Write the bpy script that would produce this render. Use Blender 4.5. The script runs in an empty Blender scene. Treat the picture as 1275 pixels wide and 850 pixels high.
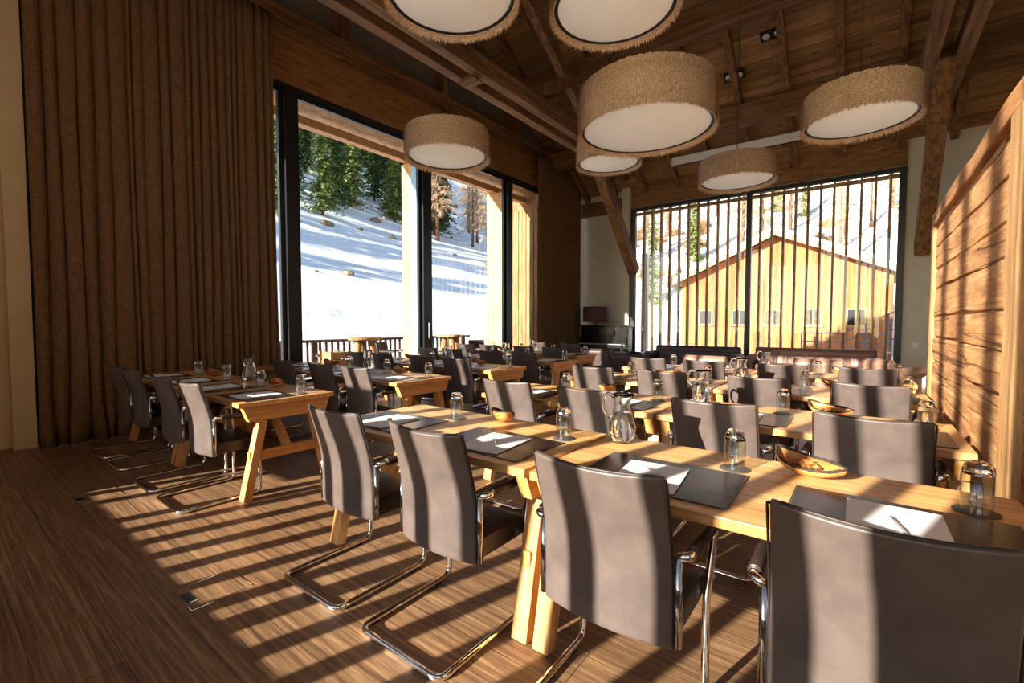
import bpy, math, random
from mathutils import Vector, Matrix
random.seed(7)
S = bpy.context.scene
COL = S.collection
V = Vector
# ------------------------------------------------------------------ camera model (photo 1275x850)
F, YAW, PITCH, EYE = 570.0, math.radians(37.42), math.radians(2.41), 1.35
FW = V((-math.sin(YAW)*math.cos(PITCH), math.cos(YAW)*math.cos(PITCH), -math.sin(PITCH)))
RT = V((math.cos(YAW), math.sin(YAW), 0)); UP = RT.cross(FW)
CAM = V((0, 0, EYE))
def ray(px, py): return FW + RT*((px-637.5)/F) + UP*((425-py)/F)
def at_depth(px, py, d): return CAM + ray(px, py)*d
def at_x(px, py, X): r = ray(px, py); return CAM + r*(X/r.x)
def at_y(px, py, Y): r = ray(px, py); return CAM + r*(Y/r.y)
def at_z(px, py, Z): r = ray(px, py); return CAM + r*((Z-EYE)/r.z)
def smooth(a, b, t):
    t = min(1, max(0, (t-a)/(b-a))); return t*t*(3-2*t)

# ------------------------------------------------------------------ mesh builder
class MB:
    def __init__(s): s.v=[]; s.f=[]; s.sm=[]
    def add(s, vs, fs, sm=False):
        b=len(s.v); s.v.extend([tuple(p) for p in vs]); s.f.extend([tuple(i+b for i in f) for f in fs]); s.sm.extend([sm]*len(fs)); return s
    def hexa(s, p): return s.add(p, [(0,3,2,1),(4,5,6,7),(0,1,5,4),(1,2,6,5),(2,3,7,6),(3,0,4,7)])
    def box(s, x0,x1,y0,y1,z0,z1):
        return s.hexa([(x0,y0,z0),(x1,y0,z0),(x1,y1,z0),(x0,y1,z0),(x0,y0,z1),(x1,y0,z1),(x1,y1,z1),(x0,y1,z1)])
    def bar(s, p0, p1, w, h, up=(0,0,1), w1=None, h1=None):
        p0, p1 = V(p0), V(p1); d=(p1-p0).normalized(); sd=d.cross(V(up))
        if sd.length<1e-4: sd=d.cross(V((0,1,0)))
        sd.normalize(); u=sd.cross(d); w1=w if w1 is None else w1; h1=h if h1 is None else h1
        q=[]
        for p,a,b in ((p0,w,h),(p1,w1,h1)):
            q+= [p-sd*a/2-u*b/2, p+sd*a/2-u*b/2, p+sd*a/2+u*b/2, p-sd*a/2+u*b/2]
        return s.hexa(q)
    def tube(s, pts, r, seg=10, closed=False, cap=True, sm=True):
        pts=[V(p) for p in pts]; n=len(pts); rs=r if isinstance(r,(list,tuple)) else [r]*n
        vs=[]; nrm=None
        for i,p in enumerate(pts):
            a=pts[(i-1)%n] if (i or closed) else p; b=pts[(i+1)%n] if (i<n-1 or closed) else p
            t=(b-a).normalized()
            if nrm is None:
                nrm=t.orthogonal().normalized()
            else:
                nrm=(nrm-t*nrm.dot(t)); nrm=nrm.normalized() if nrm.length>1e-6 else t.orthogonal().normalized()
            bn=t.cross(nrm)
            for k in range(seg):
                an=2*math.pi*k/seg; vs.append(p+(nrm*math.cos(an)+bn*math.sin(an))*rs[i])
        fs=[]
        for i in range(n if closed else n-1):
            j=(i+1)%n
            for k in range(seg):
                l=(k+1)%seg; fs.append((i*seg+k,i*seg+l,j*seg+l,j*seg+k))
        s.add(vs,fs,sm)
        if cap and not closed:
            b=len(s.v)-len(vs)
            s.f.append(tuple(b+k for k in range(seg))[::-1]); s.sm.append(False)
            s.f.append(tuple(b+(n-1)*seg+k for k in range(seg))); s.sm.append(False)
        return s
    def lathe(s, prof, seg=24, c=(0,0,0), sm=True, closed=False, fn=None):
        vs=[]; n=len(prof)
        for r,z in prof:
            for k in range(seg):
                a=2*math.pi*k/seg; p=(r*math.cos(a), r*math.sin(a), z)
                if fn: p=fn(p,a)
                vs.append((p[0]+c[0],p[1]+c[1],p[2]+c[2]))
        fs=[]
        for i in range(n if closed else n-1):
            j=(i+1)%n
            for k in range(seg):
                l=(k+1)%seg; fs.append((i*seg+k,i*seg+l,j*seg+l,j*seg+k))
        b=len(s.v); s.add(vs,fs,sm)
        if not closed:
            if prof[0][0]>1e-5: s.f.append(tuple(b+k for k in range(seg))[::-1]); s.sm.append(False)
            if prof[-1][0]>1e-5: s.f.append(tuple(b+(n-1)*seg+k for k in range(seg))); s.sm.append(False)
        return s
    def grid(s, fn, nu, nv, sm=True):
        vs=[fn(i/nu, j/nv) for j in range(nv+1) for i in range(nu+1)]
        fs=[(j*(nu+1)+i, j*(nu+1)+i+1, (j+1)*(nu+1)+i+1, (j+1)*(nu+1)+i) for j in range(nv) for i in range(nu)]
        return s.add(vs,fs,sm)
    def build(s, name, mat, parent=None, bevel=0, subsurf=0, solid=0, loc=None, seg=2):
        me=bpy.data.meshes.new(name); me.from_pydata(s.v,[],s.f); me.polygons.foreach_set('use_smooth',s.sm); me.update()
        me.materials.append(mat)
        o=bpy.data.objects.new(name,me); COL.objects.link(o)
        if parent: o.parent=parent
        if loc is not None: o.location=loc
        if solid:
            m=o.modifiers.new('s','SOLIDIFY'); m.thickness=solid; m.offset=0
        if bevel:
            m=o.modifiers.new('b','BEVEL'); m.width=bevel; m.segments=seg; m.limit_method='ANGLE'
        if subsurf:
            m=o.modifiers.new('u','SUBSURF'); m.levels=m.render_levels=subsurf
        return o
def fillet(pts, r, n=5):
    pts=[V(p) for p in pts]; out=[pts[0]]
    for i in range(1,len(pts)-1):
        a,b,c=pts[i-1],pts[i],pts[i+1]; u=(a-b); w=(c-b); k=min(r,u.length*.49,w.length*.49)
        p,q=b+u.normalized()*k, b+w.normalized()*k
        for j in range(n+1):
            t=j/n; out.append(p*(1-t)**2+b*2*t*(1-t)+q*t*t)
    out.append(pts[-1]); return out
def thing(name, label, cat, loc=(0,0,0), rz=0, group=None):
    o=bpy.data.objects.new(name,None); COL.objects.link(o); o.empty_display_size=.1
    o.location=loc; o.rotation_euler=(0,0,rz); return tag(o,label,cat,group)
def tag(o, label, cat, group=None, kind=None):
    o['label']=label; o['category']=cat
    if group: o['group']=group
    if kind: o['kind']=kind
    return o
def struct(o): o['kind']='structure'; return o
def copy_tree(o, parent=None):
    c=o.copy(); COL.objects.link(c); c.parent=parent
    for ch in list(o.children): copy_tree(ch,c)
    return c
class Kind:
    """first call returns the thing itself, later ones a copy of it with its parts"""
    def __init__(s, make): s.make=make; s.first=None
    def put(s, label, loc, rz=0, group=None, scale=None):
        if s.first is None: o=s.first=s.make()
        else: o=copy_tree(s.first)
        o.location=loc; o.rotation_euler=(0,0,rz)
        if scale: o.scale=scale if hasattr(scale,'__len__') else (scale,)*3
        o['label']=label
        if group: o['group']=group
        return o

# ------------------------------------------------------------------ materials
def newmat(name):
    m=bpy.data.materials.new(name); m.use_nodes=True; nt=m.node_tree; nt.nodes.clear()
    out=nt.nodes.new('ShaderNodeOutputMaterial'); b=nt.nodes.new('ShaderNodeBsdfPrincipled'); nt.links.new(b.outputs[0],out.inputs[0])
    return m,nt,b,out
def srgb(r,g,b):
    f=lambda c:(c/255/12.92) if c/255<=.04045 else ((c/255+.055)/1.055)**2.4
    return (f(r),f(g),f(b),1)
def coords(nt, scale=(1,1,1), rnd=0, src='Object'):
    tc=nt.nodes.new('ShaderNodeTexCoord'); mp=nt.nodes.new('ShaderNodeMapping'); mp.inputs['Scale'].default_value=scale
    nt.links.new(tc.outputs[src],mp.inputs[0])
    if rnd:
        oi=nt.nodes.new('ShaderNodeObjectInfo'); mu=nt.nodes.new('ShaderNodeMath'); mu.operation='MULTIPLY'; mu.inputs[1].default_value=rnd
        nt.links.new(oi.outputs['Random'],mu.inputs[0]); nt.links.new(mu.outputs[0],mp.inputs['Location'])
    return mp.outputs[0]
def noise(nt, vec, scale, detail=4, rough=.55, dist=0):
    n=nt.nodes.new('ShaderNodeTexNoise'); n.inputs['Scale'].default_value=scale; n.inputs['Detail'].default_value=detail
    n.inputs['Roughness'].default_value=rough; n.inputs['Distortion'].default_value=dist; nt.links.new(vec,n.inputs['Vector']); return n.outputs['Fac']
def ramp(nt, fac, stops):
    r=nt.nodes.new('ShaderNodeValToRGB'); e=r.color_ramp.elements
    while len(e)<len(stops): e.new(.5)
    for i,(p,c) in enumerate(stops): e[i].position=p; e[i].color=c
    nt.links.new(fac,r.inputs[0]); return r.outputs[0]
def mix(nt, a, b, fac, mode='MIX'):
    m=nt.nodes.new('ShaderNodeMix'); m.data_type='RGBA'; m.blend_type=mode
    for k,x in ((6,a),(7,b),(0,fac)):
        if isinstance(x,(int,float)): m.inputs[k].default_value=x
        elif isinstance(x,tuple): m.inputs[k].default_value=x
        else: nt.links.new(x,m.inputs[k])
    return m.outputs[2]
def bump(nt, b, h, strength, dist=.01):
    n=nt.nodes.new('ShaderNodeBump'); n.inputs['Strength'].default_value=strength; n.inputs['Distance'].default_value=dist
    nt.links.new(h,n.inputs['Height']); nt.links.new(n.outputs[0],b.inputs['Normal'])
def plain(name, col, rough=.5, metal=0, spec=.5, nz=0, nscale=30, bmp=0, bscale=200, sheen=0):
    m,nt,b,_=newmat(name); b.inputs['Roughness'].default_value=rough; b.inputs['Metallic'].default_value=metal
    b.inputs['Specular IOR Level'].default_value=spec; b.inputs['Base Color'].default_value=col
    if sheen: b.inputs['Sheen Weight'].default_value=sheen
    vec=coords(nt)
    if nz:
        f=noise(nt,vec,nscale,5); d=tuple(c*(1-nz) for c in col[:3])+(1,); l=tuple(min(1,c*(1+nz)) for c in col[:3])+(1,)
        nt.links.new(ramp(nt,f,[(.3,d),(.7,l)]),b.inputs['Base Color'])
    if bmp: bump(nt,b,noise(nt,vec,bscale,3),bmp,.002)
    return m
def wood(name, dark, mid, light, axis=0, fine=14, stretch=.07, rough=.55, plank=None, bmp=.25, rnd=7, knots=True, spec=.4, joint=.12, var=.25, crack=0):
    """grain runs along axis; plank=(board width, board length, across axis) adds board joints"""
    m,nt,b,_=newmat(name); sc=[1,1,1]; sc[axis]=stretch
    vec=coords(nt,tuple(sc),rnd)
    f=noise(nt,vec,fine,8,.65,.6); f2=noise(nt,vec,fine*5,4,.7)
    col=ramp(nt,f,[(.28,dark),(.5,mid),(.72,light)])
    col=mix(nt,col,ramp(nt,f2,[(.35,(.45,.45,.45,1)),(.6,(1,1,1,1))]),.55,'MULTIPLY')
    if knots:
        kv=coords(nt,tuple(1.3 if i!=axis else .55 for i in range(3)),rnd); k=nt.nodes.new('ShaderNodeTexVoronoi'); k.inputs['Scale'].default_value=2.6; nt.links.new(kv,k.inputs['Vector'])
        col=mix(nt,col,ramp(nt,k.outputs['Distance'],[(.02,(.22,.15,.1,1)),(.09,(1,1,1,1))]),.8,'MULTIPLY')
    h=f2
    if plank:
        w,L,ac=plank
        tc=nt.nodes.new('ShaderNodeTexCoord'); sp=nt.nodes.new('ShaderNodeSeparateXYZ'); cb=nt.nodes.new('ShaderNodeCombineXYZ')
        nt.links.new(tc.outputs['Object'],sp.inputs[0]); nt.links.new(sp.outputs[axis],cb.inputs[0]); nt.links.new(sp.outputs[ac],cb.inputs[1])
        br=nt.nodes.new('ShaderNodeTexBrick'); nt.links.new(cb.outputs[0],br.inputs['Vector'])
        for k,x in (('Scale',1),('Mortar Size',.0035),('Mortar Smooth',.1),('Bias',0),('Brick Width',L),('Row Height',w)): br.inputs[k].default_value=x
        br.inputs['Color1'].default_value=(1-var*1.5,)*3+(1,); br.inputs['Color2'].default_value=(1+var*.5,)*3+(1,); br.inputs['Mortar'].default_value=(joint,joint*.95,joint*.9,1); br.offset=.37
        col=mix(nt,col,br.outputs['Color'],1,'MULTIPLY')
        ih=nt.nodes.new('ShaderNodeMath'); ih.operation='SUBTRACT'; nt.links.new(f2,ih.inputs[0]); nt.links.new(br.outputs['Fac'],ih.inputs[1]); h=ih.outputs[0]
    if crack:
        cs=[1.1,1.1,1.1]; cs[axis]=.012; cn=noise(nt,coords(nt,tuple(cs),rnd),8,2,.45,0)
        col=mix(nt,col,ramp(nt,cn,[(.488,(1,1,1,1)),(.497,(.12,.08,.05,1)),(.503,(.12,.08,.05,1)),(.512,(1,1,1,1))]),crack,'MULTIPLY')
    nt.links.new(col,b.inputs['Base Color']); b.inputs['Roughness'].default_value=rough; b.inputs['Specular IOR Level'].default_value=spec
    bump(nt,b,h,bmp,.004); return m
def pane_mat(name, refl=.04):
    m=bpy.data.materials.new(name); m.use_nodes=True; nt=m.node_tree; nt.nodes.clear()
    out=nt.nodes.new('ShaderNodeOutputMaterial'); t=nt.nodes.new('ShaderNodeBsdfTransparent'); g=nt.nodes.new('ShaderNodeBsdfGlossy')
    g.inputs['Roughness'].default_value=0.0; t.inputs['Color'].default_value=(.96,.98,.97,1)
    lw=nt.nodes.new('ShaderNodeLayerWeight'); lw.inputs['Blend'].default_value=.5; p5=nt.nodes.new('ShaderNodeMath'); p5.operation='POWER'; p5.inputs[1].default_value=5
    fr=nt.nodes.new('ShaderNodeMath'); fr.operation='MULTIPLY_ADD'; fr.inputs[1].default_value=.96; fr.inputs[2].default_value=refl; mx=nt.nodes.new('ShaderNodeMixShader')
    nt.links.new(lw.outputs['Facing'],p5.inputs[0]); nt.links.new(p5.outputs[0],fr.inputs[0]); nt.links.new(fr.outputs[0],mx.inputs[0]); nt.links.new(t.outputs[0],mx.inputs[1]); nt.links.new(g.outputs[0],mx.inputs[2]); nt.links.new(mx.outputs[0],out.inputs[0]); return m
def glass_mat(name, tint=(1,1,1,1), ior=1.47):
    m,nt,b,_=newmat(name); b.inputs['Base Color'].default_value=tint; b.inputs['Roughness'].default_value=0; b.inputs['IOR'].default_value=ior; b.inputs['Transmission Weight'].default_value=1; return m

M={}
M['floor']=wood('dark_oak_floor',srgb(80,57,40),srgb(138,102,72),srgb(184,144,106),axis=0,fine=52,stretch=.03,rough=.40,plank=(.235,2.3,1),bmp=.5,rnd=0,spec=.5,joint=.5,var=.12)
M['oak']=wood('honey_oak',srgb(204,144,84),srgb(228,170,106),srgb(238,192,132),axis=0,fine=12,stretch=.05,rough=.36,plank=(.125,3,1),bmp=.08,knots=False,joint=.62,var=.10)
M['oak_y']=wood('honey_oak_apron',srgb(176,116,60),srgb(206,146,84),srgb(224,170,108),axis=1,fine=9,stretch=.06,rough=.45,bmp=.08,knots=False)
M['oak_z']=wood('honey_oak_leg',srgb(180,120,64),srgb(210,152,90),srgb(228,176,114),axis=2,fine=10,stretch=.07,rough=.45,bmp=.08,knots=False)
M['ceil']=wood('ceiling_boards',srgb(122,86,52),srgb(172,126,80),srgb(198,152,102),axis=0,fine=8,rough=.7,plank=(.15,4.2,1),bmp=.3,rnd=0)
M['beam_y']=wood('old_beam_along',srgb(78,52,32),srgb(138,98,62),srgb(178,134,90),axis=1,fine=12,rough=.75,bmp=.5)
M['beam_x']=wood('old_beam_across',srgb(78,52,32),srgb(132,92,58),srgb(172,126,84),axis=0,fine=12,rough=.75,bmp=.5)
M['beam_z']=wood('old_beam_upright',srgb(78,52,32),srgb(138,98,62),srgb(178,134,90),axis=2,fine=12,rough=.75,bmp=.5)
M['fascia_y']=wood('spruce_panel',srgb(112,72,38),srgb(156,108,60),srgb(182,134,80),axis=1,fine=26,stretch=.12,rough=.6,bmp=.1)
M['fascia_x']=wood('spruce_panel_far',srgb(100,66,36),srgb(140,98,56),srgb(168,124,74),axis=0,fine=22,stretch=.12,rough=.6,bmp=.1)
M['hewn']=wood('hewn_timber',srgb(150,98,56),srgb(206,148,94),srgb(232,184,130),axis=1,fine=12,stretch=.10,rough=.75,bmp=.6,rnd=3,crack=.9)
M['post']=wood('pale_post',srgb(164,116,68),srgb(196,148,96),srgb(214,172,122),axis=2,fine=12,rough=.6,bmp=.2)
M['post_dark']=wood('partition_cap',srgb(120,76,40),srgb(180,124,74),srgb(206,152,98),axis=1,fine=12,rough=.7,bmp=.4)
M['clad']=wood('weathered_cladding',srgb(150,110,74),srgb(196,156,112),srgb(222,186,142),axis=2,fine=8,rough=.75,bmp=.2)
M['housewood']=wood('barn_boards',srgb(152,86,44),srgb(184,112,64),srgb(202,136,86),axis=2,fine=3,rough=.8,bmp=.1,plank=(.3,6,0))
M['plaster']=plain('pale_plaster',srgb(206,200,186),.9,nz=.04,nscale=3,bmp=.05)
M['plaster_warm']=plain('warm_plaster',srgb(206,184,150),.9,nz=.05,nscale=3,bmp=.05)
M['plaster_grey']=plain('grey_plaster',srgb(120,112,102),.9,nz=.05,nscale=3)
M['frame']=plain('anthracite_frame',srgb(46,48,52),.35,0.4)
M['steel']=plain('pale_door_edge',srgb(150,172,186),.35,.5)
M['chrome']=plain('chrome',(.86,.87,.88,1),.06,1)
M['dchrome']=plain('dark_chrome',(.40,.42,.45,1),.1,1)
M['rubber']=plain('black_rubber',(.012,.012,.012,1),.7)
M['black']=plain('matt_black',(.012,.012,.013,1),.45)
def leather(name, c, rough=.42, sc=420, bm=.18, spec=.5):
    m,nt,b,_=newmat(name); vec=coords(nt); n=noise(nt,vec,9,4); l=tuple(min(1,x*1.25) for x in c[:3])+(1,); d=tuple(x*.8 for x in c[:3])+(1,)
    nt.links.new(ramp(nt,n,[(.3,d),(.7,l)]),b.inputs['Base Color']); b.inputs['Roughness'].default_value=rough; b.inputs['Specular IOR Level'].default_value=spec
    vo=nt.nodes.new('ShaderNodeTexVoronoi'); vo.inputs['Scale'].default_value=sc; nt.links.new(vec,vo.inputs['Vector']); bump(nt,b,vo.outputs['Distance'],bm,.001); return m
M['leather']=leather('brown_leather',(.088,.064,.056,1))
M['leather_seat']=leather('brown_leather_seat',(.028,.019,.016,1),.4,420,.18,.3)
M['mat']=leather('placemat_leather',(.024,.012,.010,1),.24,300,.1,.28)
M['tan']=leather('tan_leather',(.25,.13,.09,1),.4,200,.1)
M['dkleather']=leather('aubergine_leather',(.085,.05,.045,1),.42,200,.1)
M['paper']=plain('white_paper',(.82,.82,.84,1),.8)
M['pen']=plain('silver_pen',(.55,.5,.45,1),.3,.8)
M['pen_tip']=plain('dark_pen_tip',(.03,.03,.03,1),.4)
M['glass']=glass_mat('clear_glass'); M['water']=glass_mat('water',(.97,.99,1,1),1.33)
M['coaster']=plain('dark_coaster',(.07,.06,.052,1),.4); M['thin']=pane_mat('thin_clear_glass',.13)
M['bowl']=wood('bowl_wood',srgb(150,84,36),srgb(200,128,66),srgb(222,156,90),axis=0,fine=14,stretch=.2,rough=.4,bmp=.05,knots=False)
M['bark']=plain('bark_rim',(.035,.02,.012,1),.9,nz=.5,nscale=60,bmp=.6,bscale=90)
M['nuts']=plain('nut_mix',srgb(160,100,50),.6,nz=.6,nscale=40)
M['pane']=pane_mat('window_glass')
# curtain linen
m,nt,b,_=newmat('brown_linen'); vec=coords(nt,(1,1,1)); wv=noise(nt,coords(nt,(300,300,12)),1,2); w2=noise(nt,coords(nt,(12,12,300)),1,2)
nt.links.new(mix(nt,ramp(nt,wv,[(.3,srgb(104,78,56)),(.7,srgb(150,118,88))]),ramp(nt,w2,[(.3,srgb(170,160,150)),(.7,srgb(255,255,255))]),.7,'MULTIPLY'),b.inputs['Base Color']); b.inputs['Roughness'].default_value=.95; b.inputs['Specular IOR Level'].default_value=.1; bump(nt,b,wv,.15,.001); M['linen']=m
m,nt,b,_=newmat('straw_shade'); n=noise(nt,coords(nt),60,4); nt.links.new(ramp(nt,n,[(.3,srgb(176,136,102)),(.5,srgb(232,198,162)),(.72,srgb(250,230,202))]),b.inputs['Base Color']); b.inputs['Roughness'].default_value=.9; bump(nt,b,n,.6,.02); M['straw']=m
m,nt,b,_=newmat('cream_diffuser'); n=noise(nt,coords(nt,(1,30,1)),6,3); nt.links.new(ramp(nt,n,[(.3,srgb(226,216,198)),(.7,srgb(240,232,218))]),b.inputs['Base Color']); b.inputs['Roughness'].default_value=.9; b.inputs['Emission Color'].default_value=(1,.86,.70,1); b.inputs['Emission Strength'].default_value=.21; M['diffuser']=m
# snow
m,nt,b,_=newmat('snow'); n=noise(nt,coords(nt),.35,6); nt.links.new(ramp(nt,n,[(.3,(.80,.83,.88,1)),(.6,(.90,.91,.93,1))]),b.inputs['Base Color']); b.inputs['Roughness'].default_value=.7; bump(nt,b,noise(nt,coords(nt),.9,6,.6),.3,.35); M['snow']=m
M['rock']=plain('grey_rock',srgb(128,112,92),.9,nz=.4,nscale=3,bmp=.5,bscale=8)
M['trunk']=plain('conifer_trunk',srgb(104,76,56),.95,nz=.4,nscale=6)
def needles(name, d, l, sc=1.2):
    m,nt,b,_=newmat(name); n=noise(nt,coords(nt,rnd=9),sc,5,.7); nt.links.new(ramp(nt,n,[(.3,d),(.7,l)]),b.inputs['Base Color']); b.inputs['Roughness'].default_value=.85; b.inputs['Specular IOR Level'].default_value=.1; return m
M['spruce_d']=needles('spruce_dark',srgb(38,62,44),srgb(86,114,68)); M['spruce_l']=needles('spruce_light',srgb(76,98,52),srgb(150,160,92))
M['larch']=needles('larch_twigs',srgb(140,108,82),srgb(200,170,140)); M['brush']=needles('scrub_twigs',srgb(120,90,60),srgb(190,150,108))
M['deck']=wood('terrace_deck',srgb(110,90,72),srgb(150,126,102),srgb(176,152,126),axis=1,rough=.85,plank=(.14,4,0))
M['log']=wood('rustic_log',srgb(96,68,44),srgb(150,112,74),srgb(190,150,104),axis=2,rough=.85,bmp=.6)
M['railing']=plain('weathered_railing',srgb(92,66,48),.85,nz=.3,nscale=12)
M['rattan']=plain('dark_rattan',srgb(52,36,32),.7,nz=.4,nscale=60,bmp=.5,bscale=120)
M['piano']=plain('black_lacquer',(.012,.010,.010,1),.18)
M['ivory']=plain('ivory_keys',(.7,.66,.58,1),.3)
M['aubergine']=plain('aubergine_shade',srgb(96,62,66),.85,nz=.1,nscale=60)
M['brass']=plain('aged_brass',(.45,.32,.16,1),.3,1)
M['white']=plain('white_enamel',(.78,.78,.76,1),.4)
M['lens']=plain('spot_lens',(.85,.87,.9,1),.12,.7)
M['metal']=plain('galvanised_rail',srgb(120,116,112),.6,0)
M['dglass']=plain('dark_barn_glass',(.008,.009,.011,1),.35,0,.3)

# ------------------------------------------------------------------ setting
WX, GX, EY, BY, RX = -7.2, -7.32, 12.7, -1.0, 2.4     # left wall, left glazing, end wall, wall behind the camera, right wall
roof = lambda y: 5.15+.65*(EY-y) if y>=5.2 else 5.15+.65*(EY-5.2)-.75*(5.2-y)
struct(MB().box(-7.5,RX+.2,BY-.2,EY+.2,-.12,0).build('floor',M['floor']))
# left wall: pillar and plaster beside the camera, glazed front, spruce band, gable above
wl=MB(); wl.box(GX-.15,-7.2,BY-.2,.60,0,5.2)
o=struct(wl.build('wall_left',M['plaster_warm']))
MB().box(GX-.15,-7.04,.60,.775,0,5.98).build('pillar',M['plaster_warm'],o,bevel=.004)
MB().box(GX-.15,-7.2,12.66,EY+.2,0,5.98).build('end_return',M['plaster'],o)
g=MB(); ys=[BY-.2,2,5.2,9,EY+.2]
for a,b in zip(ys,ys[1:]): g.hexa([(GX-.15,a,5.9),(GX,a,5.9),(GX,b,5.9),(GX-.15,b,5.9),(GX-.15,a,roof(a)+.1),(GX,a,roof(a)+.1),(GX,b,roof(b)+.1),(GX-.15,b,roof(b)+.1)])
g.build('gable',M['plaster_grey'],o)
fp=MB()
for a,b in ((.775,3.72),(3.724,9.98),(9.984,12.66)): fp.box(GX-.12,-7.2,a,b,5.06,5.92)
fp.build('timber_fascia',M['fascia_y'],o)
MB().box(-7.22,-7.02,.775,12.66,5.92,6.08).build('head_rail',M['beam_y'],o,bevel=.006)
MB().box(-7.19,-7.15,.775,12.66,5.80,5.86).build('curtain_track',M['beam_y'],o)
pg=MB()
for y in (2.2,4.6,7.0,9.4,11.6): pg.box(GX-.02,-7.1,y-.09,y+.09,6.08,6.9)
pg.build('gable_stud',M['beam_z'],o)
# end wall
ew=MB(); ew.box(GX-.15,-5.36,EY,EY+.2,0,5.6); ew.box(.66,RX+.2,EY,EY+.2,0,5.6); ew.box(-5.36,.66,EY,EY+.2,0,.42); ew.box(-5.36,.66,EY,EY+.2,4.6,5.6)
o=struct(ew.build('wall_end',M['plaster']))
MB().box(-5.62,-5.38,EY-.12,EY-.001,0,5.2).build('pier',M['plaster'],o)
MB().box(-5.34,.66,EY-.06,EY-.002,4.62,5.36).build('timber_fascia',M['fascia_x'],o)
MB().box(GX,-5.4,EY-.10,EY-.002,4.55,4.95).build('timber_band',M['beam_x'],o)
b_=MB(); c=at_y(1139,430,EY); b_.box(c.x-.06,c.x+.06,EY-.012,EY-.001,c.z-.06,c.z+.06); b_.build('light_switch',M['white'],o,bevel=.003)
# right wall and the wall behind the camera with the big slatted window the sun comes through
struct(MB().box(RX,RX+.2,BY-.2,EY+.2,0,10.6).build('wall_right',M['plaster']))
bw=MB(); x0,x1=-5.47,2.1; bw.box(-7.5,x0,BY-.2,BY,0,6); bw.box(x1,RX,BY-.2,BY,0,6); bw.box(x0,x1,BY-.2,BY,0,.60); bw.box(x0,x1,BY-.2,BY,5.15,6); bw.box(x0,-4.72,BY-.2,BY-.101,1.06,2.0)  # last box: added unseen block in the opening, shades the curtain-side chairs
struct(bw.build('wall_back',M['plaster_warm']))
# roof: boards, rafters
cm=MB(); ys=[BY-.3,2,5.2,8.6,EY+.3]
for a,b in zip(ys,ys[1:]): cm.hexa([(-7.5,a,roof(a)),(RX+.2,a,roof(a)),(RX+.2,b,roof(b)),(-7.5,b,roof(b)),(-7.5,a,roof(a)+.15),(RX+.2,a,roof(a)+.15),(RX+.2,b,roof(b)+.15),(-7.5,b,roof(b)+.15)])
ceil=struct(cm.build('ceiling',M['ceil']))
for k in range(11):
    x=-6.75+.9*k; r=MB()
    r.bar((x,5.2,roof(5.2)-.10),(x,EY,roof(EY)-.10),.13,.2); r.bar((x,BY,roof(BY)-.10),(x,5.2,roof(5.2)-.10),.13,.2)
    r.build('rafter',M['beam_y'],ceil)
def timber(n, p0, p1, w, h, mat, up=(0,0,1)):
    return struct(MB().bar(p0,p1,w,h,up).build('trim_%d'%n,M[mat],bevel=.012))
n=0
for y,h in ((11.0,.42),(9.2,.42),(7.0,.4)):
    n+=1; timber(n,(GX,y,roof(y)-.2-h/2-.06),(RX,y,roof(y)-.2-h/2-.06),.26,h,'beam_x')
for xa,xb in ((-5.41,-5.05),(.735,1.12)):
    xm=(xa+xb)/2
    for x in (xa,xb):
        n+=1; timber(n,(x,BY,5.50),(x,EY,5.50),.18,.30,'beam_y')
    n+=1; timber(n,(xm,EY-.13,2.80),(xm,9.95,5.55),.25,.30,'beam_z')
    n+=1; timber(n,(xm,10.3,5.7),(xm,5.2,roof(5.2)-1.2),.17,.26,'beam_y')
    n+=1; timber(n,(xm,7.2,5.65),(xm,9.3,roof(9.3)-.55),.16,.22,'beam_z')
    n+=1; timber(n,(xm,4.8,5.65),(xm,6.9,roof(6.9)-.6),.16,.22,'beam_z')
n+=1; struct(MB().box(-5.33,-5.13,5.62,5.82,5.30,5.62).build('trim_%d'%n,M['beam_x'],bevel=.01))
n+=1; struct(MB().box(-5.42,-5.06,5.60,5.84,5.285,5.30).build('trim_%d'%n,M['beam_x'],bevel=.003))
# windows --------------------------------------------------------------------
def bay(win, y0, y1, z0, z1, x, fw=.07, name='pane_frame'):
    f=MB(); d=.035
    f.box(x-d,x+d,y0,y0+fw,z0,z1); f.box(x-d,x+d,y1-fw,y1,z0,z1); f.box(x-d,x+d,y0+fw,y1-fw,z0,z0+fw); f.box(x-d,x+d,y0+fw,y1-fw,z1-fw,z1)
    o=f.build(name,M['frame'],win)
    MB().box(x-.006,x+.006,y0+fw,y1-fw,z0+fw,z1-fw).build('glass_pane',M['pane'],o)
    return o
w1=struct(MB().box(GX-.10,GX+.10,.775,12.66,5.0,5.06).build('window_1',M['frame']))
MB().box(GX-.14,GX+.12,.775,12.66,0,.035).build('threshold',M['frame'],w1)
MB().box(GX-.08,GX+.10,3.62,3.80,.035,5.0).build('mullion',M['frame'],w1)
MB().box(GX-.08,GX+.10,6.44,6.66,.035,5.0).build('mullion',M['frame'],w1)
MB().box(GX-.08,GX+.10,9.25,9.47,.035,5.0).build('mullion',M['frame'],w1)
bay(w1,.78,3.62,.035,5.0,GX); 
d1=bay(w1,3.80,6.44,.035,5.0,GX); MB().box(GX-.35,GX-.03,6.50,6.57,.035,5.0).build('door_edge',M['steel'],w1)
MB().box(GX+.10,GX+.125,6.53,6.57,1.0,1.34).build('handle',M['chrome'],w1,bevel=.004)
bay(w1,6.66,9.25,.035,5.0,GX); bay(w1,9.47,12.6,.035,5.0,GX)
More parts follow.
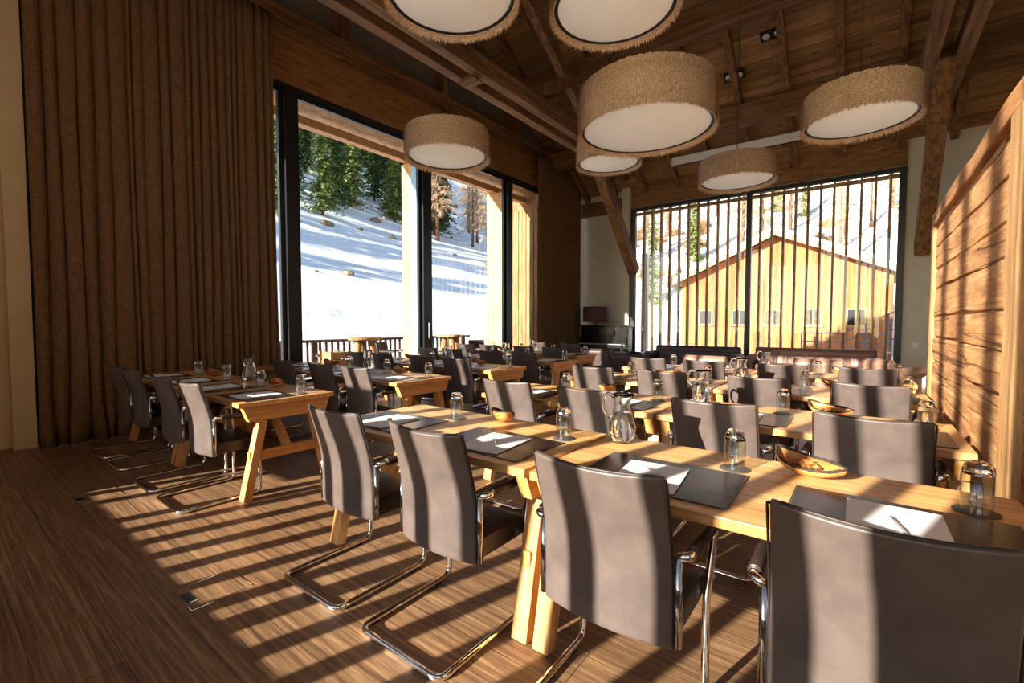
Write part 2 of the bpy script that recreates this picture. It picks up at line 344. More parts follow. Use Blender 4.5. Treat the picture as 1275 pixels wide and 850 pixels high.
# end window with its upright sun slats outside
w2=MB(); x0,x1,z0,z1=-5.36,.66,.42,4.6
w2.box(x0,x0+.12,EY-.04,EY+.08,z0,z1).box(x1-.12,x1,EY-.04,EY+.08,z0,z1).box(x0+.12,x1-.12,EY-.04,EY+.08,z1-.09,z1).box(x0+.12,x1-.12,EY-.04,EY+.08,z0,z0+.08)
w2=struct(w2.build('window_2',M['frame']))
MB().box(-2.36,-2.24,EY-.04,EY+.08,z0+.08,z1-.09).build('mullion',M['frame'],w2)
for a,b in ((x0+.12,-2.36),(-2.24,x1-.12)): MB().box(a,b,EY+.015,EY+.027,z0+.08,z1-.09).build('glass_pane',M['pane'],w2)
sl=MB(); 
for k in range(24): 
    x=-5.09+.25*k; sl.box(x-.025,x+.025,EY+.22,EY+.34,.2,4.9)
sl.box(-5.4,.7,EY+.24,EY+.32,4.45,4.53); sl.build('slat_screen',M['clad'],w2)
# rear window (behind the camera): the sun comes in through its slats
w3=MB(); x0,x1,z0,z1=-5.47,2.1,.60,5.15
w3.box(x0,x0+.06,BY-.1,BY-.02,z0,z1).box(x1-.06,x1,BY-.1,BY-.02,z0,z1).box(x0,x1,BY-.1,BY-.02,z1-.06,z1).box(x0,x1,BY-.1,BY-.02,z0,z0+.03)
w3=struct(w3.build('window_3',M['frame']))
MB().box(x0+.06,x1-.06,BY-.066,BY-.054,z0+.03,z1-.06).build('glass_pane',M['pane'],w3)
sl=MB()
for x in [-5.52,-5.26,-5.0,-4.74,-4.22,-3.97,-3.70,-3.44,-3.19,-2.93,-2.66,-2.42,-2.165,-1.90,-1.63,-1.37,-1.105,-.815,-.51,.0,.26,.52,.78,1.04,1.30,1.56,1.82,2.08,2.34]:
    sl.box(x-.423,x-.347,BY-.42,BY-.30,.3,1.25 if x==-4.22 else 5.4)  # one slat is cut short so sun reaches a chair back unbroken
sl.build('slat_screen',M['clad'],w3)
MB().box(-2.80,-2.68,BY-.1,BY-.02,z0+.03,z1-.06).build('mullion',M['frame'],w3)
MB().box(-.625,-.31,BY-.1,BY-.02,z0+.03,z1-.06).build('mullion',M['frame'],w3)  # added unseen bar, no real mullion: keeps sun off the chair by the partition
# hewn timber partition
PX=.60; PY1=6.88; PY0=1.6
pw=MB().box(PX+.05,PX+.16,PY0,PY1-.05,0,2.40)
part=struct(pw.build('wall_partition',M['hewn']))
z=0; hs=[.25,.21,.28,.19,.26,.23,.29,.2,.25,.3]; bd=MB(); rr=random.Random(3)
for i,h in enumerate(hs):
    z1=min(z+h,2.42)
    if z>=2.40: break
    NY=46; ph=[rr.uniform(0,6.3) for _ in range(6)]
    def edge(y,s): return .010*math.sin(y*1.7+ph[s])+.006*math.sin(y*5.1+ph[s+1])
    def fn(u,v,z=z,z1=z1,i=i):
        y=PY0+(PY1-.05-PY0)*u; prof=[0,.014,.035,.5,.965,.986,1][int(round(v*6))]
        zz=z+.006+edge(y,0)*(1-prof)*(i>0)+(z1-z-.012)*prof+edge(y,2)*prof*.4
        bulge=0 if prof in (0,1) else (.021 if prof in (.014,.986) else .024)
        bulge+=.004*math.sin(y*2.1+ph[4]+prof*2)+.002*math.sin(y*9+ph[5]-prof*4)
        return (PX+.045-bulge, y, zz)
    bd.grid(fn,NY*2,6,False); z=z1
bd.build('hewn_boards',M['hewn'],part)
def wavy(p0,p1,w,h,mat,name,n=14,a=.008):
    p0,p1=V(p0),V(p1); m=MB(); prev=None; q=random.Random(hash(name)%97)
    d=(p1-p0).normalized(); sd=d.cross(V((0,0,1))); sd=sd.normalized() if sd.length>.1 else V((1,0,0)); u=sd.cross(d)
    vs=[]; fs=[]
    for i in range(n+1):
        c=p0.lerp(p1,i/n)+sd*q.uniform(-a,a)+u*q.uniform(-a,a)
        vs+=[c-sd*w/2-u*h/2,c+sd*w/2-u*h/2,c+sd*w/2+u*h/2,c-sd*w/2+u*h/2]
    for i in range(n):
        for k in range(4): l=(k+1)%4; fs.append((i*4+k,i*4+l,(i+1)*4+l,(i+1)*4+k))
    fs+=[(3,2,1,0),(n*4,n*4+1,n*4+2,n*4+3)]
    return m.add(vs,fs).build(name,M[mat],part,bevel=.01)
wavy((PX+.08,PY0,2.46),(PX+.08,PY1,2.46),.20,.13,'post_dark','cap_beam')
wavy((PX+.03,PY1-.04,0),(PX+.03,PY1-.04,2.40),.10,.09,'post','end_post',a=.002)
wavy((PX+.005,3.32,0),(PX+.005,3.32,2.40),.06,.23,'post','post',a=.003)
# floor sockets
def socket():
    t=thing('floor_socket','','floor socket'); f=MB()
    for a in ((0,.255,-.003,0),(0,.255,.264,.267),(0,.003,0,.264),(.252,.255,0,.264)): f.box(*a,0,.002)
    f.build('frame',M['chrome'],t); MB().box(.003,.252,.0005,.2635,0,.0012).build('lid',M['floor'],t)
    MB().box(.072,.172,.006,.046,.0013,.003).build('cable_flap',M['black'],t); MB().box(.066,.072,.002,.05,.0013,.004).build('flap_edge',M['chrome'],t); MB().box(.172,.18,.002,.05,.0013,.004).build('flap_edge',M['chrome'],t); return t
sk=Kind(socket)
sk.put('flush floor socket with black flap on sunlit floor near the camera',(-2.71,.748,.0005),0,'floor sockets')
sk.put('flush floor socket at the edge of shade near curtain side chairs',(-4.83,.70,.0005),0,'floor sockets')

# ------------------------------------------------------------------ curtains
def curtain(name,y0,y1,x,ztop,n,amp,label,seed):
    q=random.Random(seed); fr=[]; t=0
    while t<1:
        fr.append(t); t+=q.uniform(.55,1.5)/n
    fr.append(1.0)
    def fold(u,v):
        for i in range(len(fr)-1):
            if u<=fr[i+1]: 
                w=(u-fr[i])/(fr[i+1]-fr[i]); break
        a=amp*(.62+.38*math.sin(i*2.3)); return -a*(1-abs(math.sin(math.pi*w))**.7)
    def fn(u,v):
        z=.003+(ztop-.003)*v; sway=.012*math.sin(u*9+v*3)*(1-v)
        uu=min(1,max(0,u+.012*math.sin(v*5+u*30)*(1-v)*.6))
        low=smooth(.08,0,v)
        return (x+fold(uu,v)*(1-.35*v)+sway+.03*low*math.sin(u*70), y0+(y1-y0)*u+(.03*math.sin(u*40)*low if .02<u<.98 else 0), z)
    o=MB().grid(fn,n*14,24).build(name,M['linen'],solid=.006); return tag(o,label,'curtain','floor length curtains')
curtain('curtain',.785,3.32,-6.90,5.83,24,.13,'wide brown floor length curtain beside the pale pillar',5)
curtain('curtain',10.25,12.55,-6.92,5.83,20,.10,'narrow dark brown curtain in the far corner by the piano',8)

# ------------------------------------------------------------------ tables
TL,TD,TH=1.485,.76,.75
def make_table():
    t=thing('trestle_table','','table')
    MB().box(0,TL,0,TD,TH-.036,TH).build('tabletop',M['oak'],t,bevel=.003)
    for s in (0,1):
        X=lambda a: a if s==0 else TL-a
        lo,hi=sorted((X(.012),X(.072)))
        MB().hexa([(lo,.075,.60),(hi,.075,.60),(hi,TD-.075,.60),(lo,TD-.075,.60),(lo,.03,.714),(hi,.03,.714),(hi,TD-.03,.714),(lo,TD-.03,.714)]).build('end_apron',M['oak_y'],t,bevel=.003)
        for e in (0,1):
            Y=lambda a: a if e==0 else TD-a
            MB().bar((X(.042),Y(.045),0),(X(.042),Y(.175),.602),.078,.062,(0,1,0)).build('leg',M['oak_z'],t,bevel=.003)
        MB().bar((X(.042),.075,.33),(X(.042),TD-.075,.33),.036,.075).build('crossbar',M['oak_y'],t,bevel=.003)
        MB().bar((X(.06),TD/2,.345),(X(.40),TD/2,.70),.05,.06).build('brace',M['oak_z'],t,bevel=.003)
    return t
tables=Kind(make_table)
ROWS=['front','second','third','fourth','rear']
def blockname(b): return 'partition-side' if b=='R' else 'curtain-side'
SEATS={'R':['nearest the aisle','second from the aisle','second from the partition','nearest the partition'],
       'L':['nearest the curtain','second from the curtain','second from the aisle','nearest the aisle']}
R_X=[-2.155,-1.465,-.665,.05]; L_X=[-6.12,-5.52,-4.66,-4.01]
rowY=lambda i: 1.49+1.43*i
def seat_x(b,i):
    return [x+(-.4 if (b,i)==('L',4) else 0) for x in (R_X if b=='R' else L_X)]
# ------------------------------------------------------------------ chairs
def make_chair():
    t=thing('cantilever_chair','','chair')
    # backrest: upright to arm height, then leaning back; bowed in plan
    prof=[(.352,-.088),(.40,-.090),(.48,-.090),(.56,-.092),(.62,-.098),(.68,-.110),(.74,-.126),(.80,-.145),(.85,-.160),(.885,-.172)]
    def yz(v):
        k=v*(len(prof)-1); i=min(int(k),len(prof)-2); w=k-i
        return prof[i][0]*(1-w)+prof[i+1][0]*w+.010*v, prof[i][1]*(1-w)+prof[i+1][1]*w+.035
    nu,nv=10,18; hw=.229; vs=[]
    for side in (0,1):
        for j in range(nv+1):
            z,y=yz(j/nv)
            for i in range(nu+1):
                u=2*i/nu-1; bow=-.034*(1-u*u); th=(.030 if side else 0)
                vs.append((u*(hw-.006*(j/nv)), y+bow+th, z+(.012*(u*u)*(j/nv)**6)))
    N=(nu+1)*(nv+1); fs=[]
    for j in range(nv):
        for i in range(nu):
            a=j*(nu+1)+i; fs.append((a,a+1,a+nu+2,a+nu+1)); a+=N; fs.append((a+1,a,a+nu+1,a+nu+2))
    for j in range(nv):
        a=j*(nu+1); b=(j+1)*(nu+1); fs.append((a,b,b+N,a+N)); a+=nu;b+=nu; fs.append((b,a,a+N,b+N))
    for i in range(nu):
        fs.append((i,i+N,i+1+N,i+1)); a=nv*(nu+1)+i; fs.append((a+1,a+1+N,a+N,a))
    MB().add(vs,fs,True).build('backrest',M['leather'],t,bevel=.008,seg=3)
    # stitched edge seam along the two sides and the top
    z1=[(-hw-.001,yz(j/nv)[1]+.014,yz(j/nv)[0]) for j in range(nv+1)]
    top=[(u*(hw-.006)*1.0, yz(1)[1]-.034*(1-u*u)+.015, yz(1)[0]+.012*u*u+.001) for u in [i/8-1 for i in range(1,16)]]
    z2=[(-p[0],p[1],p[2]) for p in reversed(z1)]
    MB().tube(z1+top+z2,.0042,6).build('edge_seam',M['leather_seat'],t)
    # seat
    def seatfn(u,v): return None
    s=MB(); nx,ny=8,10; vs=[]; 
    for k,zz in ((0,.365),(1,.452)):
        for j in range(ny+1):
            for i in range(nx+1):
                x=(2*i/nx-1); y=j/ny; dz=(.014*(1-x*x)*(4*y*(1-y)) if k else 0)-(.02*max(0,y-.85)/.15 if k else -.02*max(0,y-.85)/.15)
                vs.append((x*.234,-.03+.345*y,zz+dz))
    N=(nx+1)*(ny+1); fs=[]
    for j in range(ny):
        for i in range(nx):
            a=j*(nx+1)+i; fs.append((a,a+nx+1,a+nx+2,a+1)); a+=N; fs.append((a,a+1,a+nx+2,a+nx+1))
        a=j*(nx+1); b=a+nx+1; fs.append((a,a+N,b+N,b)); a+=nx;b+=nx; fs.append((a,b,b+N,a+N))
    for i in range(nx):
        fs.append((i,i+1,i+1+N,i+N)); a=ny*(nx+1)+i; fs.append((a,a+N,a+1+N,a+1))
    s.add(vs,fs,True).build('seat',M['leather_seat'],t,bevel=.01,seg=3)
    # chrome tube: arm, upright, floor runner, rear bow, and back again
    half=[(.243,-.038,.640),(.274,-.030,.648),(.274,.266,.648),(.246,.272,.36),(.246,.272,.015),(.246,-.275,.015)]
    path=half+[(-x,y,z) for x,y,z in reversed(half)]
    pts=[path[0]]+fillet(path[:3],.014,4)[1:-1]+fillet([path[1]]+path[2:-2]+[path[-2]],.055,6)[1:-1]+fillet(path[-3:],.014,4)[1:]
    MB().tube(pts,.014,12).build('tube_frame',M['chrome'],t)
    for sx in (-1,1):
        MB().tube([(sx*.243,-.040,.362),(sx*.243,-.038,.640)],.0125,12).build('back_post',M['dchrome'],t)
        MB().tube([(sx*.274,-.004,.650),(sx*.274,.225,.650)],.0195,14).build('armrest',M['leather_seat'],t,bevel=.004)
        for y in (.18,-.2): MB().box(sx*.246-.012,sx*.246+.012,y-.02,y+.02,0,.004).build('glide',M['rubber'],t)
    return t
chairs=Kind(make_chair)
rj=random.Random(11)
# ------------------------------------------------------------------ table settings
def pl(x0,x1,y0,y1,z,b): return MB().box(x0,x1,y0,y1,0,z)
def make_mat():
    t=thing('placemat','','placemat'); MB().box(-.28,.28,-.2,.2,0,.004).build('leather_panel',M['mat'],t,bevel=.0015)
    s=MB()
    for i in range(60):
        x=-.272+.544*i/59
        for y in (-.194,.194): s.box(x-.003,x+.003,y-.0008,y+.0008,.004,.0046)
    for i in range(42):
        y=-.19+.38*i/41
        for x in (-.274,.274): s.box(x-.0008,x+.0008,y-.003,y+.003,.004,.0046)
    s.build('stitching',M['leather'],t); return t
def make_paper():
    t=thing('writing_pad','','paper'); MB().box(-.118,.118,-.155,.155,0,.004).build('sheets',M['paper'],t); MB().box(-.118,.118,-.155,.155,-.0012,0).build('backing_card',M['white'],t); return t
def make_pen():
    t=thing('ballpoint_pen','','pen'); MB().tube([(-.062,0,.005),(.05,0,.005)],.0042,8).build('barrel',M['pen'],t)
    MB().tube([(.05,0,.005),(.066,0,.005)],[.0042,.001],8).build('tip',M['pen_tip'],t); MB().box(-.062,-.025,-.001,.001,.009,.0105).build('clip',M['chrome'],t); return t
def make_glass():
    # tumbler standing upside down: thin clear wall, thick cut base on top
    t=thing('water_glass','','glass')
    MB().lathe([(.0385,0),(.0395,.001),(.0395,.118),(.0383,.118),(.0380,.001)],32,closed=True).build('wall',M['thin'],t)
    MB().lathe([(.0001,.126),(.024,.1255),(.033,.121),(.0383,.1185),(.0395,.1185),(.0365,.136),(.0305,.154),(.0285,.157),(.0001,.157)],10,sm=False).build('thick_base',M['glass'],t)
    return t
def make_coaster(): return tag(MB().lathe([(.056,0),(.058,.001),(.058,.0025),(.057,.0035),(.0,.0035)],32).build('coaster',M['coaster']),'','coaster')
def make_jug():
    t=thing('water_jug','','jug')
    out=[(.040,0),(.048,.003),(.062,.03),(.0685,.062),(.066,.09),(.056,.125),(.044,.16),(.038,.185),(.037,.205),(.040,.228),(.044,.243)]
    inn=[(.0415,.243),(.0372,.226),(.0345,.205),(.0355,.185),(.0412,.16),(.053,.125),(.063,.09),(.0652,.062),(.0585,.033),(.044,.012),(.0001,.010)]
    def spout(p,a):
        x,y,z=p; k=smooth(.19,.243,z)*max(0,math.cos(a))**6; return (x+.022*k,y,z+.006*k)
    MB().lathe([(.0001,0)]+out+inn,40,closed=True,fn=spout).build('glass_body',M['glass'],t)
    w=[(.0001,.0105),(.0445,.0125),(.059,.033),(.0657,.062),(.0635,.09),(.0535,.125),(.0445,.148),(.0001,.148)]
    MB().lathe(w,40).build('water',M['water'],t)
    h=fillet([(-.040,0,.222),(-.075,0,.245),(-.104,0,.205),(-.098,0,.15),(-.058,0,.112)],.04,6)
    MB().tube(h,[.0085]*len(h),12).build('handle',M['glass'],t); return t
def make_bowl():
    t=thing('bark_edged_bowl','','bowl')
    def P(u,a,off):
        # boat shape: long axis x, sides curling in and up, both ends open low
        L,Wd=.132,.062; c,s=math.cos(a),math.sin(a)
        rim=.046+.034*max(0,-c)**2+.006*max(0,c)**4+.014*s
        r=math.sin(u*math.pi/2); z=rim*(1-math.cos(u*math.pi/2))**.9
        k=1+.06*math.sin(3*a+.5)+.03*math.sin(7*a)
        return ((L-off)*r*c*k, (Wd-off)*r*s*k*(1-.12*u*u), z+off)
    nu,nv=40,10; vs=[]; fs=[]
    for off in (0,.006):
        for j in range(nv+1):
            for i in range(nu): vs.append(P(max(.02,j/nv),2*math.pi*i/nu,off))
    N=nu*(nv+1)
    for j in range(nv):
        for i in range(nu):
            k=(i+1)%nu; a=j*nu; fs.append((a+i,a+nu+i,a+nu+k,a+k)); a+=N; fs.append((a+i,a+k,a+nu+k,a+nu+i))
    fs.append(tuple(range(nu))); fs.append(tuple(N+i for i in range(nu))[::-1])
    MB().add(vs,fs,True).build('wooden_shell',M['bowl'],t)
    rim=[V(P(1,2*math.pi*i/nu,.003)) for i in range(nu)]; rr=random.Random(4)
    MB().tube(rim,[.0052+rr.uniform(-.0015,.002) for _ in rim],7,closed=True).build('bark_rim',M['bark'],t); return t
def make_nuts(seed):
    m=MB(); q=random.Random(seed)
    for k in range(90):
        r=q.uniform(.005,.011); a=q.uniform(0,6.28); d=math.sqrt(q.random()); x=.058*d*math.cos(a); y=.021*d*math.sin(a)
        z=.033+.020*(1-d*d)+q.uniform(-.003,.003); c=V((x,y,z)); vs=[]
        for dv in ((1,0,0),(-1,0,0),(0,1,0),(0,-1,0),(0,0,1),(0,0,-1)): vs.append(c+V(dv)*r*q.uniform(.6,1.3))
        m.add(vs,[(0,2,4),(2,1,4),(1,3,4),(3,0,4),(2,0,5),(1,2,5),(3,1,5),(0,3,5)])
    return m
K={k:Kind(f) for k,f in dict(mat=make_mat,paper=make_paper,pen=make_pen,glass=make_glass,coaster=make_coaster,jug=make_jug,bowl=make_bowl).items()}
MATX={'R':[-2.25,-1.44,-.61,.10],'L':[-6.20,-5.43,-4.66,-3.93]}
rows=[('R',i) for i in range(4)]+[('L',i) for i in range(5)]
for b,i in rows:
    y0=rowY(i)-(.06 if b=='L' else 0); sh=-.4 if (b,i)==('L',4) else 0
    ends=('nearest the aisle','nearest the partition') if b=='R' else ('nearest the curtain','nearest the aisle')
    xs=(-2.55,-1.052) if b=='R' else (-6.60,-5.10)
    where='%s row, %s tables'%(ROWS[i] if not (b=='R' and i==3) else 'rear',blockname(b))
    dx=-.012
    for k in (0,1):
        o=tables.put('oak trestle table %s, %s'%(ends[k],where),(xs[k]+sh+dx*(1-k),y0,0),0,'oak trestle tables')
    for k,x in enumerate(seat_x(b,i)):
        if b=='L' and i==1 and k==0: continue
        jx,jy,jr=rj.uniform(-.006,.006),rj.uniform(-.02,.02),rj.uniform(-.015,.015)
        if i==0: jx=jy=0; jr*=.4
        
        chairs.put('brown leather cantilever chair %s, %s'%(SEATS[b][k],where),(x+jx,y0-.07+jy,0),jr,'cantilever chairs along the tables')
    for k,x in enumerate(MATX[b]):
        x+=sh; lab='%s, %s'%(SEATS[b][k],where); q=random.Random(i*10+k+(100 if b=='L' else 0))
        x=min(max(x,xs[0]+sh+.285),xs[1]+TL+sh-.285); my=y0+.26
        K['mat'].put('dark leather placemat %s'%lab,(x,my,TH+.0005),q.uniform(-.02,.02),'placemats')
        a=q.uniform(-.12,.12); px,py=x+q.uniform(-.03,.03),my-.02+q.uniform(-.02,.02)
        K['paper'].put('white writing pad %s'%lab,(px,py,TH+.0072),a,'writing pads')
        K['pen'].put('slim pen on the pad %s'%lab,(px+q.uniform(-.02,.02),py+q.uniform(-.03,.03),TH+.0118),q.uniform(1.8,2.7),'pens on the writing pads')
        gx,gy=x+(.21 if k<3 else .20),y0+.525
        if b=='R' and i==0: gx,gy=[-1.99,-1.21,-.40,.30][k],[2.035,2.02,2.02,2.02][k]
        K['coaster'].put('round dark coaster under the glass %s'%lab,(gx,gy,TH+.0005),0,'coasters')
        K['glass'].put('upturned clear tumbler on coaster %s'%lab,(gx,gy,TH+.0045),q.uniform(0,6),'upturned tumblers')
    if b=='R': bx=((-1.72,y0+.665,2.6),(-.16,y0+.625,-.45)); jx=-.945
    else: bx=((-5.80,y0+.62,.2),(-4.30,y0+.60,-.2)); jx=-4.98
    q=random.Random(i*3+(50 if b=='L' else 0))
    for k,(x,y,r) in enumerate(bx):
        if i: r+=q.uniform(-.4,.4)
        o=K['bowl'].put('bark edged wooden snack bowl on the table %s, %s'%(ends[k],where),(x+sh,y,TH+.001),r,'wooden snack bowls')
        if k==1 and b=='R' and i<2:
            nn=make_nuts(i).build('snack_mix',M['nuts'],loc=(x+sh,y,TH+.002)); nn.rotation_euler=(0,0,r)
            tag(nn,'brown nut mix in the bowl nearest the partition, %s'%where,'snacks','nut mixes',kind='stuff')
    K['jug'].put('clear glass water jug at the middle of the %s'%where,(jx+sh,y0+.65,TH+.0005),.05+(q.uniform(-.3,.3) if i else 0),'water jugs')
for k,(x,y) in enumerate(((-5.70,8.45),(-4.95,8.5))):
    chairs.put(['leather cantilever chair behind the rear curtain-side table, nearer the curtain','leather cantilever chair behind the rear curtain-side table, nearer the piano'][k],(x,y+.1,0),.1*k,'cantilever chairs along the tables')

# ------------------------------------------------------------------ pendants
def shade_mesh(D,H,seed):
    q=random.Random(seed); R=D/2; m=MB()
    m.lathe([(R-.012,.0),(R,0),(R+.004,H*.5),(R,H),(R-.03,H+.012),(R-.05,H),(R-.012,H-.01)],64,closed=True)
    n=int(7000*D*H/.4)
    for k in range(n):
        a=q.uniform(0,6.2832); z=q.uniform(.01,H+.01); L=q.uniform(.05,.09); w=q.uniform(.005,.011)
        if k%6==0: z=q.uniform(.0,.03); L=q.uniform(.05,.09)
        t=a+q.uniform(-.05,.05); r1=R+.002; r2=R+q.uniform(.014,.042)
        ca,sa=math.cos(a),math.sin(a); tx,ty=-sa*w,ca*w
        z2=max(z-L,-.065+q.uniform(0,.045)); b=(r2*math.cos(t),r2*math.sin(t),z2)
        m.add([(r1*ca-tx,r1*sa-ty,z),(r1*ca+tx,r1*sa+ty,z),b],[(0,1,2)])
    return m
def pendant(label,px,py,depth,D,H,seed,mount=False):
    p=at_depth(px,py,depth); t=thing('pendant_lamp',label,'lamp',p,0,'straw drum pendants')
    shade_mesh(D,H,seed).build('straw_shade',M['straw'],t)
    R=D/2
    MB().lathe([(R-.045,.012),(R-.012,.012),(R-.012,.03),(R-.045,.03)],64,closed=True).build('rim_ring',M['frame'],t)
    MB().lathe([(0,.018),(R-.046,.018),(R-.046,.026),(0,.026)],64).build('diffuser',M['diffuser'],t)
    top=roof(p.y)-p.z
    MB().tube([(0,0,H+.05),(0,0,top)],.006,8).build('cord',M['black'],t)
    sp=MB()
    for k in range(3):
        a=2.09*k; sp.tube([(0,0,H+.06),((R-.03)*math.cos(a),(R-.03)*math.sin(a),H)],.004,6)
    sp.build('spider',M['dchrome'],t)
    if mount: MB().box(-.28,.28,-.05,.05,H+.04,H+.10).tube([(-.2,0,H+.05),(-.24,0,H-.01)],.01,6).tube([(.2,0,H+.05),(.24,0,H-.01)],.01,6).build('mount',M['black'],t)
    return p
def dfor(w,D,px,py): # depth at which a drum of diameter D spans w pixels
    return F*D/w
pendant('largest straw drum pendant, hanging lowest above the partition-side tables',804,163,5.35,1.5,.47,1)
pendant('straw drum pendant hanging in front of the sliding window door',557,196,6.20,1.1,.33,2)
pendant('straw drum pendant hanging in front of the timber strut beside the end window',1070,152,5.25,1.1,.335,3)
pendant('straw drum pendant with black mount before the end window',917,226,7.35,1.1,.33,4,True)
pendant('small far straw drum pendant half hidden below the largest pendant',757.5,204,8.2,1.1,.40,5)
pendant('straw drum pendant cropped by the photo top, above the largest pendant',765,12,4.1,1.1,.40,6)
pendant('straw drum pendant cropped by the photo top, before the double beam',562,-4,3.85,1.1,.40,7)
# ------------------------------------------------------------------ spots, screen
def on_roof(px,py):
    r=ray(px,py); a=5.15+.65*EY; t=(a-EYE)/(r.z+.65*r.y); return CAM+r*t
SLOPE=math.atan(.65)
def spot():
    t=thing('twin_spotlight','','spotlight'); MB().box(-.2,.2,-.09,.09,-.06,0).build('housing',M['black'],t,bevel=.006)
    for sx in (-.1,.1): MB().lathe([(.0,-.075),(.05,-.07),(.068,-.058),(.068,-.05)],20,c=(sx,0,0)).build('lens',M['lens'],t)
    return t
sp=Kind(spot)
for px,py,l in ((962,40,'black twin spotlight on the sloping boards, highest of those above the end window'),(915,92,'black twin spotlight lower on the sloping boards beside the largest pendant'),(829,47,'black twin spotlight on the sloping boards near the cropped pendant')):
    p=on_roof(px,py); o=sp.put(l,p+V((0,-.02,-.03)),0,'ceiling spotlights'); o.rotation_euler=(-SLOPE,0,0); o.scale=(1.0,)*3
a,b=at_y(837,203,11.7),at_y(1004,171,11.7)
t=thing('projection_screen','white roll-up projection screen case above the end window','screen',(a.x,11.7,a.z))
MB().box(0,b.x-a.x,-.07,.07,-.08,.1).build('case',M['white'],t,bevel=.01); MB().box(.05,b.x-a.x-.05,-.012,.012,-.10,-.08).build('slot',M['black'],t)
# ------------------------------------------------------------------ lounge: sofas, armchairs, piano, table lamp
def rolled_sofa(name,label,cat,x0,x1,y,rz,H,mat,tuft,group):
    L=x1-x0; t=thing(name,label,cat,((x0+x1)/2,y,0),rz,group); m=M[mat]
    MB().box(-L/2+.12,L/2-.12,-.42,.30,.08,.27).build('base',m,t,bevel=.03)
    n=max(1,int(L/.75))
    for k in range(n):
        a=-L/2+.14+(L-.28)*k/n; b=-L/2+.14+(L-.28)*(k+1)/n
        MB().box(a+.006,b-.006,-.47,.18,.275,.42).build('seat_cushion',m,t,bevel=.05,seg=4)
    # tufted back: channels bulge
    nch=int(L/.2) if tuft else 3
    def bk(u,v):
        x=-L/2+.05+(L-.1)*u; z=.10+(H-.10)*v; ch=abs(math.sin(math.pi*u*nch))**.5*.035 if tuft else .01*math.sin(math.pi*u)
        return (x, .20-.035-ch*(1-abs(2*v-1)**3)+.10*v, z)
    bm=MB().grid(bk,nch*8,10); bm.grid(lambda u,v:(-L/2+.05+(L-.1)*(1-u),.42+.03*v,.10+(H-.10)*v),8,6)
    bm.build('backrest',m,t)
    MB().tube([(-L/2+.04,.345,H-.02),(L/2-.04,.345,H-.02)],.105,16).build('back_roll',m,t,bevel=.02)
    for s in (-1,1):
        MB().box(s*L/2-.10*(s>0)-.0,s*L/2+.10*(s<0),-.40,.40,.06,H-.16).tube([(s*(L/2-.05),-.44,H-.15),(s*(L/2-.05),.38,H-.15)],.095,14).build('armrest',m,t,bevel=.02)
    for sx in (-1,1):
        for yy in (-.34,.32): MB().lathe([(.022,0),(.03,.08)],12,c=(sx*(L/2-.16),yy,0)).build('leg',M['black'],t)
    return t
G='leather lounge seats before the end window'
rolled_sofa('sofa','dark leather rolled back sofa under the end window, nearer the piano','sofa',-4.45,-2.30,11.9,0,.66,'dkleather',True,G)
rolled_sofa('sofa','tan tufted leather sofa in sunlight under the end window','sofa',-2.05,.30,11.9,0,.68,'tan',True,G)
def lounge(label,px0,px1,y,H,mat,rz=math.pi):
    a,b=at_y(px0,440,y),at_y(px1,440,y); return rolled_sofa('lounge_armchair',label,'armchair',a.x,b.x,y,rz,H,mat,False,G)
lounge('aubergine leather lounge armchair in front of the black piano',718,770,10.6,.62,'dkleather')
lounge('brown leather lounge armchair between piano and dark sofa',768,812,9.6,.60,'dkleather')
lounge('tan leather armchair with rolled back facing the dark sofa',857,913,8.95,.67,'tan')
lounge('tan leather armchair catching sun in front of the tan sofa',988,1056,9.4,.66,'tan')
lounge('small tan leather armchair nearest the white wall and partition',1090,1135,10.2,.64,'tan',2.6)
px0,px1=at_y(727,404,12.4),at_y(787,404,12.4)
t=thing('upright_piano','black upright piano against the end wall beside the curtain','piano',((px0.x+px1.x)/2,12.18,0)); hw=.74
MB().box(-hw,hw,-.02,.32,.12,1.22).build('case',M['piano'],t,bevel=.012); MB().box(-hw-.02,hw+.02,-.05,.34,1.22,1.26).build('top_lid',M['piano'],t,bevel=.01)
MB().box(-hw,hw,-.32,-.02,.62,.72).build('key_bed',M['piano'],t,bevel=.01); MB().box(-hw+.08,hw-.08,-.29,-.10,.721,.735).build('keys',M['ivory'],t)
MB().box(-hw+.02,hw-.02,-.09,-.025,.735,.95).build('fallboard',M['piano'],t,bevel=.008); MB().box(-.35,.35,-.075,-.03,.97,1.14).build('music_desk',M['piano'],t,bevel=.006)
for s in (-1,1): MB().bar((s*(hw-.05),-.28,0),(s*(hw-.05),-.28,.62),.07,.07).build('leg',M['piano'],t,bevel=.006); MB().box(s*hw-.04-.04*s,s*hw+.04-.04*s,-.34,.32,0,.12).build('toe_block',M['piano'],t,bevel=.006)
p=at_y(741,404,12.2); t=thing('table_lamp','aubergine drum table lamp standing on the black piano','lamp',(p.x-.02,12.20,1.262))
MB().lathe([(.09,0),(.09,.015),(.03,.03),(.022,.06),(.05,.10),(.05,.14),(.015,.17),(.012,.22),(0,.22)],20).build('base',M['brass'],t)
MB().lathe([(.33,.10),(.335,.10),(.335,.54),(.33,.54)],40,closed=True).build('lamp_shade',M['aubergine'],t)
MB().tube([(0,0,.2),(0,0,.5)],.006,6).box(-.33,.33,-.004,.004,.50,.508).build('shade_holder',M['brass'],t)

